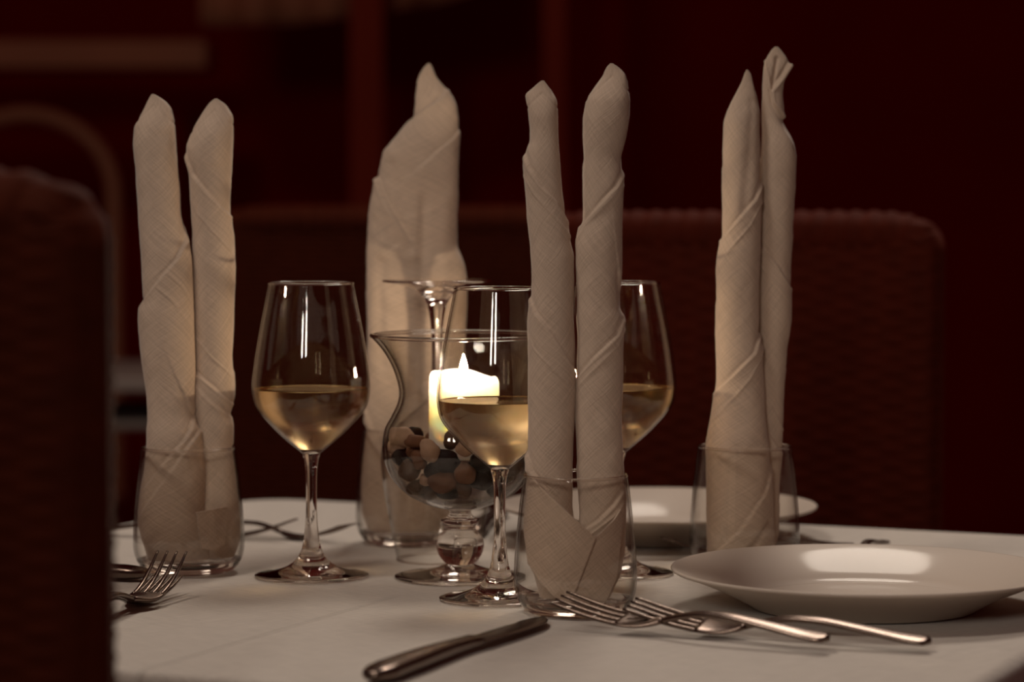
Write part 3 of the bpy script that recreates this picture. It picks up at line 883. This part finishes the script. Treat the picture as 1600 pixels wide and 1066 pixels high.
# left napkin
t = TPOS['left']; nl = thing('napkin', 'left linen napkin rolled into two pillars, near the dark chair', 'napkin', (t[0], t[1], T))
make_column('rolled_pillar', nl, t, t[1] - .003,
    [(147, 237, 240), (152, 234, 249), (160, 230, 259), (170, 225, 267), (185, 217, 271), (198, 209.5, 273), (227, 207.5, 275), (264, 211.6, 278), (285, 213, 280), (339, 216, 284), (368, 218, 291), (401, 220, 298), (450, 223, 302), (471, 224, 303), (484, 219, 303), (500, 217.5, 304), (516, 218, 304), (560, 222, 305), (619, 229, 304), (648, 231, 303), (658, 231, 306), (670, 229, 312), (690, 229, 315), (720, 227, 318), (737, 225, 320), (776, 217, 321), (800, 216, 322), (840, 222, 330), (885, 236, 330)],
    [('step+', [(288, 346), (291, 376), (280, 405), (255, 434), (222, 476)], .0020), ('step+', [(305, 640), (300, 671), (289, 689), (276, 703), (250, 735)], .0014), ('step+', [(305, 650), (313, 669), (304, 684), (280, 721), (247, 768)], .0014),
     ('ridge', [(250, 448), (270, 466), (282, 480)], .0008), ('ridge', [(266, 426), (285, 445), (296, 462)], .0008), ('groove', [(215, 200), (240, 205), (265, 215)], .0008)], hand=-1, seed=3, dmax=.018)
make_column('rolled_pillar', nl, t, t[1] + .006,
    [(154, 336, 339), (158, 330, 345), (163, 325, 352), (172, 319, 358), (180, 314, 363), (198, 304, 363.5), (215, 296, 363.5), (231, 290, 363.5), (248, 292, 363), (273, 298, 362), (314, 298, 360), (345, 300, 361), (364, 301.6, 363.5), (417, 300, 368), (471, 301, 366), (560, 302, 363.5), (597, 302, 366), (620, 303, 366), (640, 303, 360), (650, 304, 359), (661, 305, 362.6), (701, 309, 364), (750, 310, 371), (784, 308, 376), (840, 305, 376), (885, 305, 360)],
    [('step-', [(288, 232), (304, 273), (325, 300), (346, 322), (364, 340)], .0018), ('ridge', [(310, 332), (337.5, 363.5), (364, 394)], .0008), ('pull', [(325, 405), (354, 425), (368, 446)], .0006),
     ('ridge', [(302, 520), (333, 557), (353, 575), (366, 590)], .0008), ('step-', [(315, 586), (338, 605), (366, 632)], .0020), ('step-', [(305, 590), (321, 614), (340, 633), (362, 652)], .0012), ('pull', [(330, 190), (342, 225), (340, 260)], .0008)], hand=1, seed=4)
make_flap('folded_flap', nl, t, [(306, 801), (325, 797), (354, 791)], [(314, 858), (332, 860), (350, 852)], pull=.004)

# back napkin
t = TPOS['back']; nb = thing('napkin', 'broad napkin wrapped in one wide cone, behind the candle vase', 'napkin', (t[0], t[1], T))
make_column('rolled_pillar', nb, t, t[1] + .006,
    [(99, 669, 672), (106, 662, 675), (119, 654, 679), (130, 651, 688), (140, 650, 699), (151, 648, 706), (164, 647.6, 713), (182, 647, 715), (196, 636, 716), (215, 618, 716), (238, 599, 715.5), (277, 591, 715), (336, 578, 715), (387, 574, 715), (400, 573.5, 720), (415, 573, 725), (443, 572, 729), (500, 573, 729), (560, 575, 726), (620, 573, 718), (680, 568, 710), (740, 564, 706), (800, 566, 704), (842, 580, 690)],
    [('step+', [(700, 134), (690, 153), (658, 174.6), (644, 186)], .0022), ('step-t', [(586, 262), (599, 301), (619, 340), (648, 388), (656, 402)], .0045), ('groove', [(664, 300), (661, 420), (662, 560), (665, 700)], .0030), ('groove', [(596, 400), (594, 480), (598, 580)], .0022),
     ('step+', [(722, 195), (705.5, 218), (690, 232)], .0014), ('pull', [(618, 385), (635, 405), (655, 395)], .0022), ('groove', [(612, 250), (622, 300), (640, 340)], .0012), ('pull', [(700, 300), (690, 380), (700, 440)], .0015), ('step-', [(572, 640), (590, 690), (615, 735), (650, 770)], .0018)],
    hand=1, seed=5, ratio=.42, dmax=.026, top_flat=.5, wr=.0011, fill=1.5, tip_len=90)

# right napkin
t = TPOS['right']; nr = thing('napkin', 'right linen napkin with one pointed and one twisted pillar', 'napkin', (t[0], t[1], T))
make_column('rolled_pillar', nr, t, t[1] + .004,
    [(73, 1211, 1215), (78, 1206, 1220), (85, 1202, 1225), (92, 1197, 1230), (99, 1195, 1234), (104, 1194, 1233), (112, 1193.5, 1229), (122, 1193, 1223), (132, 1192, 1220.5), (150, 1191.5, 1220), (180, 1190, 1220.5), (190, 1190, 1222), (202, 1190, 1229), (214, 1189.5, 1237), (225, 1189, 1242), (245, 1188, 1245), (296, 1187, 1243), (360, 1186, 1239.5), (414, 1185, 1236), (455, 1184, 1235), (480, 1184, 1235.5), (501, 1184, 1236), (520, 1184, 1233), (542, 1184, 1230), (625, 1184, 1224), (675, 1184, 1223), (749, 1183, 1218), (832, 1183, 1217), (882, 1185, 1205)],
    [('step+', [(1236, 94), (1221, 119), (1204.6, 143), (1207, 162), (1221, 186), (1240, 216)], .0036), ('ridge', [(1195, 90), (1201.5, 120), (1204, 144)], .0016), ('slit', [(1213, 92), (1210, 110), (1207, 130)], .003),
     ('step-', [(1186, 384), (1213, 414.5), (1238, 455)], .0014), ('ridge', [(1186, 412), (1209, 442), (1231, 465)], .0008), ('ridge', [(1190, 622), (1209, 646), (1224, 674)], .0008), ('step-', [(1199, 676), (1222, 708)], .0010), ('pull', [(1200, 270), (1220, 262)], .0004)],
    hand=1, seed=6, hem=False, tip_len=150, top_flat=.3)
make_column('rolled_pillar', nr, t, t[1] - .006,
    [(109, 1166, 1168.5), (114, 1164, 1172.5), (120, 1162, 1174.5), (127, 1160, 1176), (143, 1152, 1180), (158, 1144, 1183), (175, 1136, 1186), (190, 1131, 1186.5), (217, 1129, 1187), (265, 1129, 1187), (312, 1129, 1189), (367, 1129, 1188), (387, 1125, 1187.5), (405, 1121, 1187), (422, 1119, 1187), (480, 1120, 1186), (522, 1119, 1186), (551, 1119, 1191), (596, 1120, 1193), (615, 1117, 1194), (633, 1114, 1195), (655, 1110, 1197), (675, 1106, 1199), (700, 1104, 1202), (760, 1104, 1206), (865, 1104, 1210), (882, 1110, 1206)],
    [('groove', [(1177, 150), (1168, 257), (1160, 336)], .0018), ('step+', [(1190, 280), (1178, 312), (1154, 340), (1124, 378)], .0020), ('ridge', [(1190, 312), (1170, 351.5), (1134, 396)], .0010),
     ('step+', [(1188, 515), (1176, 551), (1151.5, 576), (1118, 612)], .0016), ('ridge', [(1191, 534), (1186.6, 559), (1168, 592), (1112, 656)], .0010), ('step+', [(1202, 735), (1193, 766), (1151.5, 823.5), (1110, 864)], .0016), ('slit', [(1199, 812), (1164, 857)], .0030),
     ('ridge', [(1158, 136), (1168, 133), (1178, 138)], .0006)],
    hand=-1, seed=7, hem=False, dmax=.020, tip_len=90)
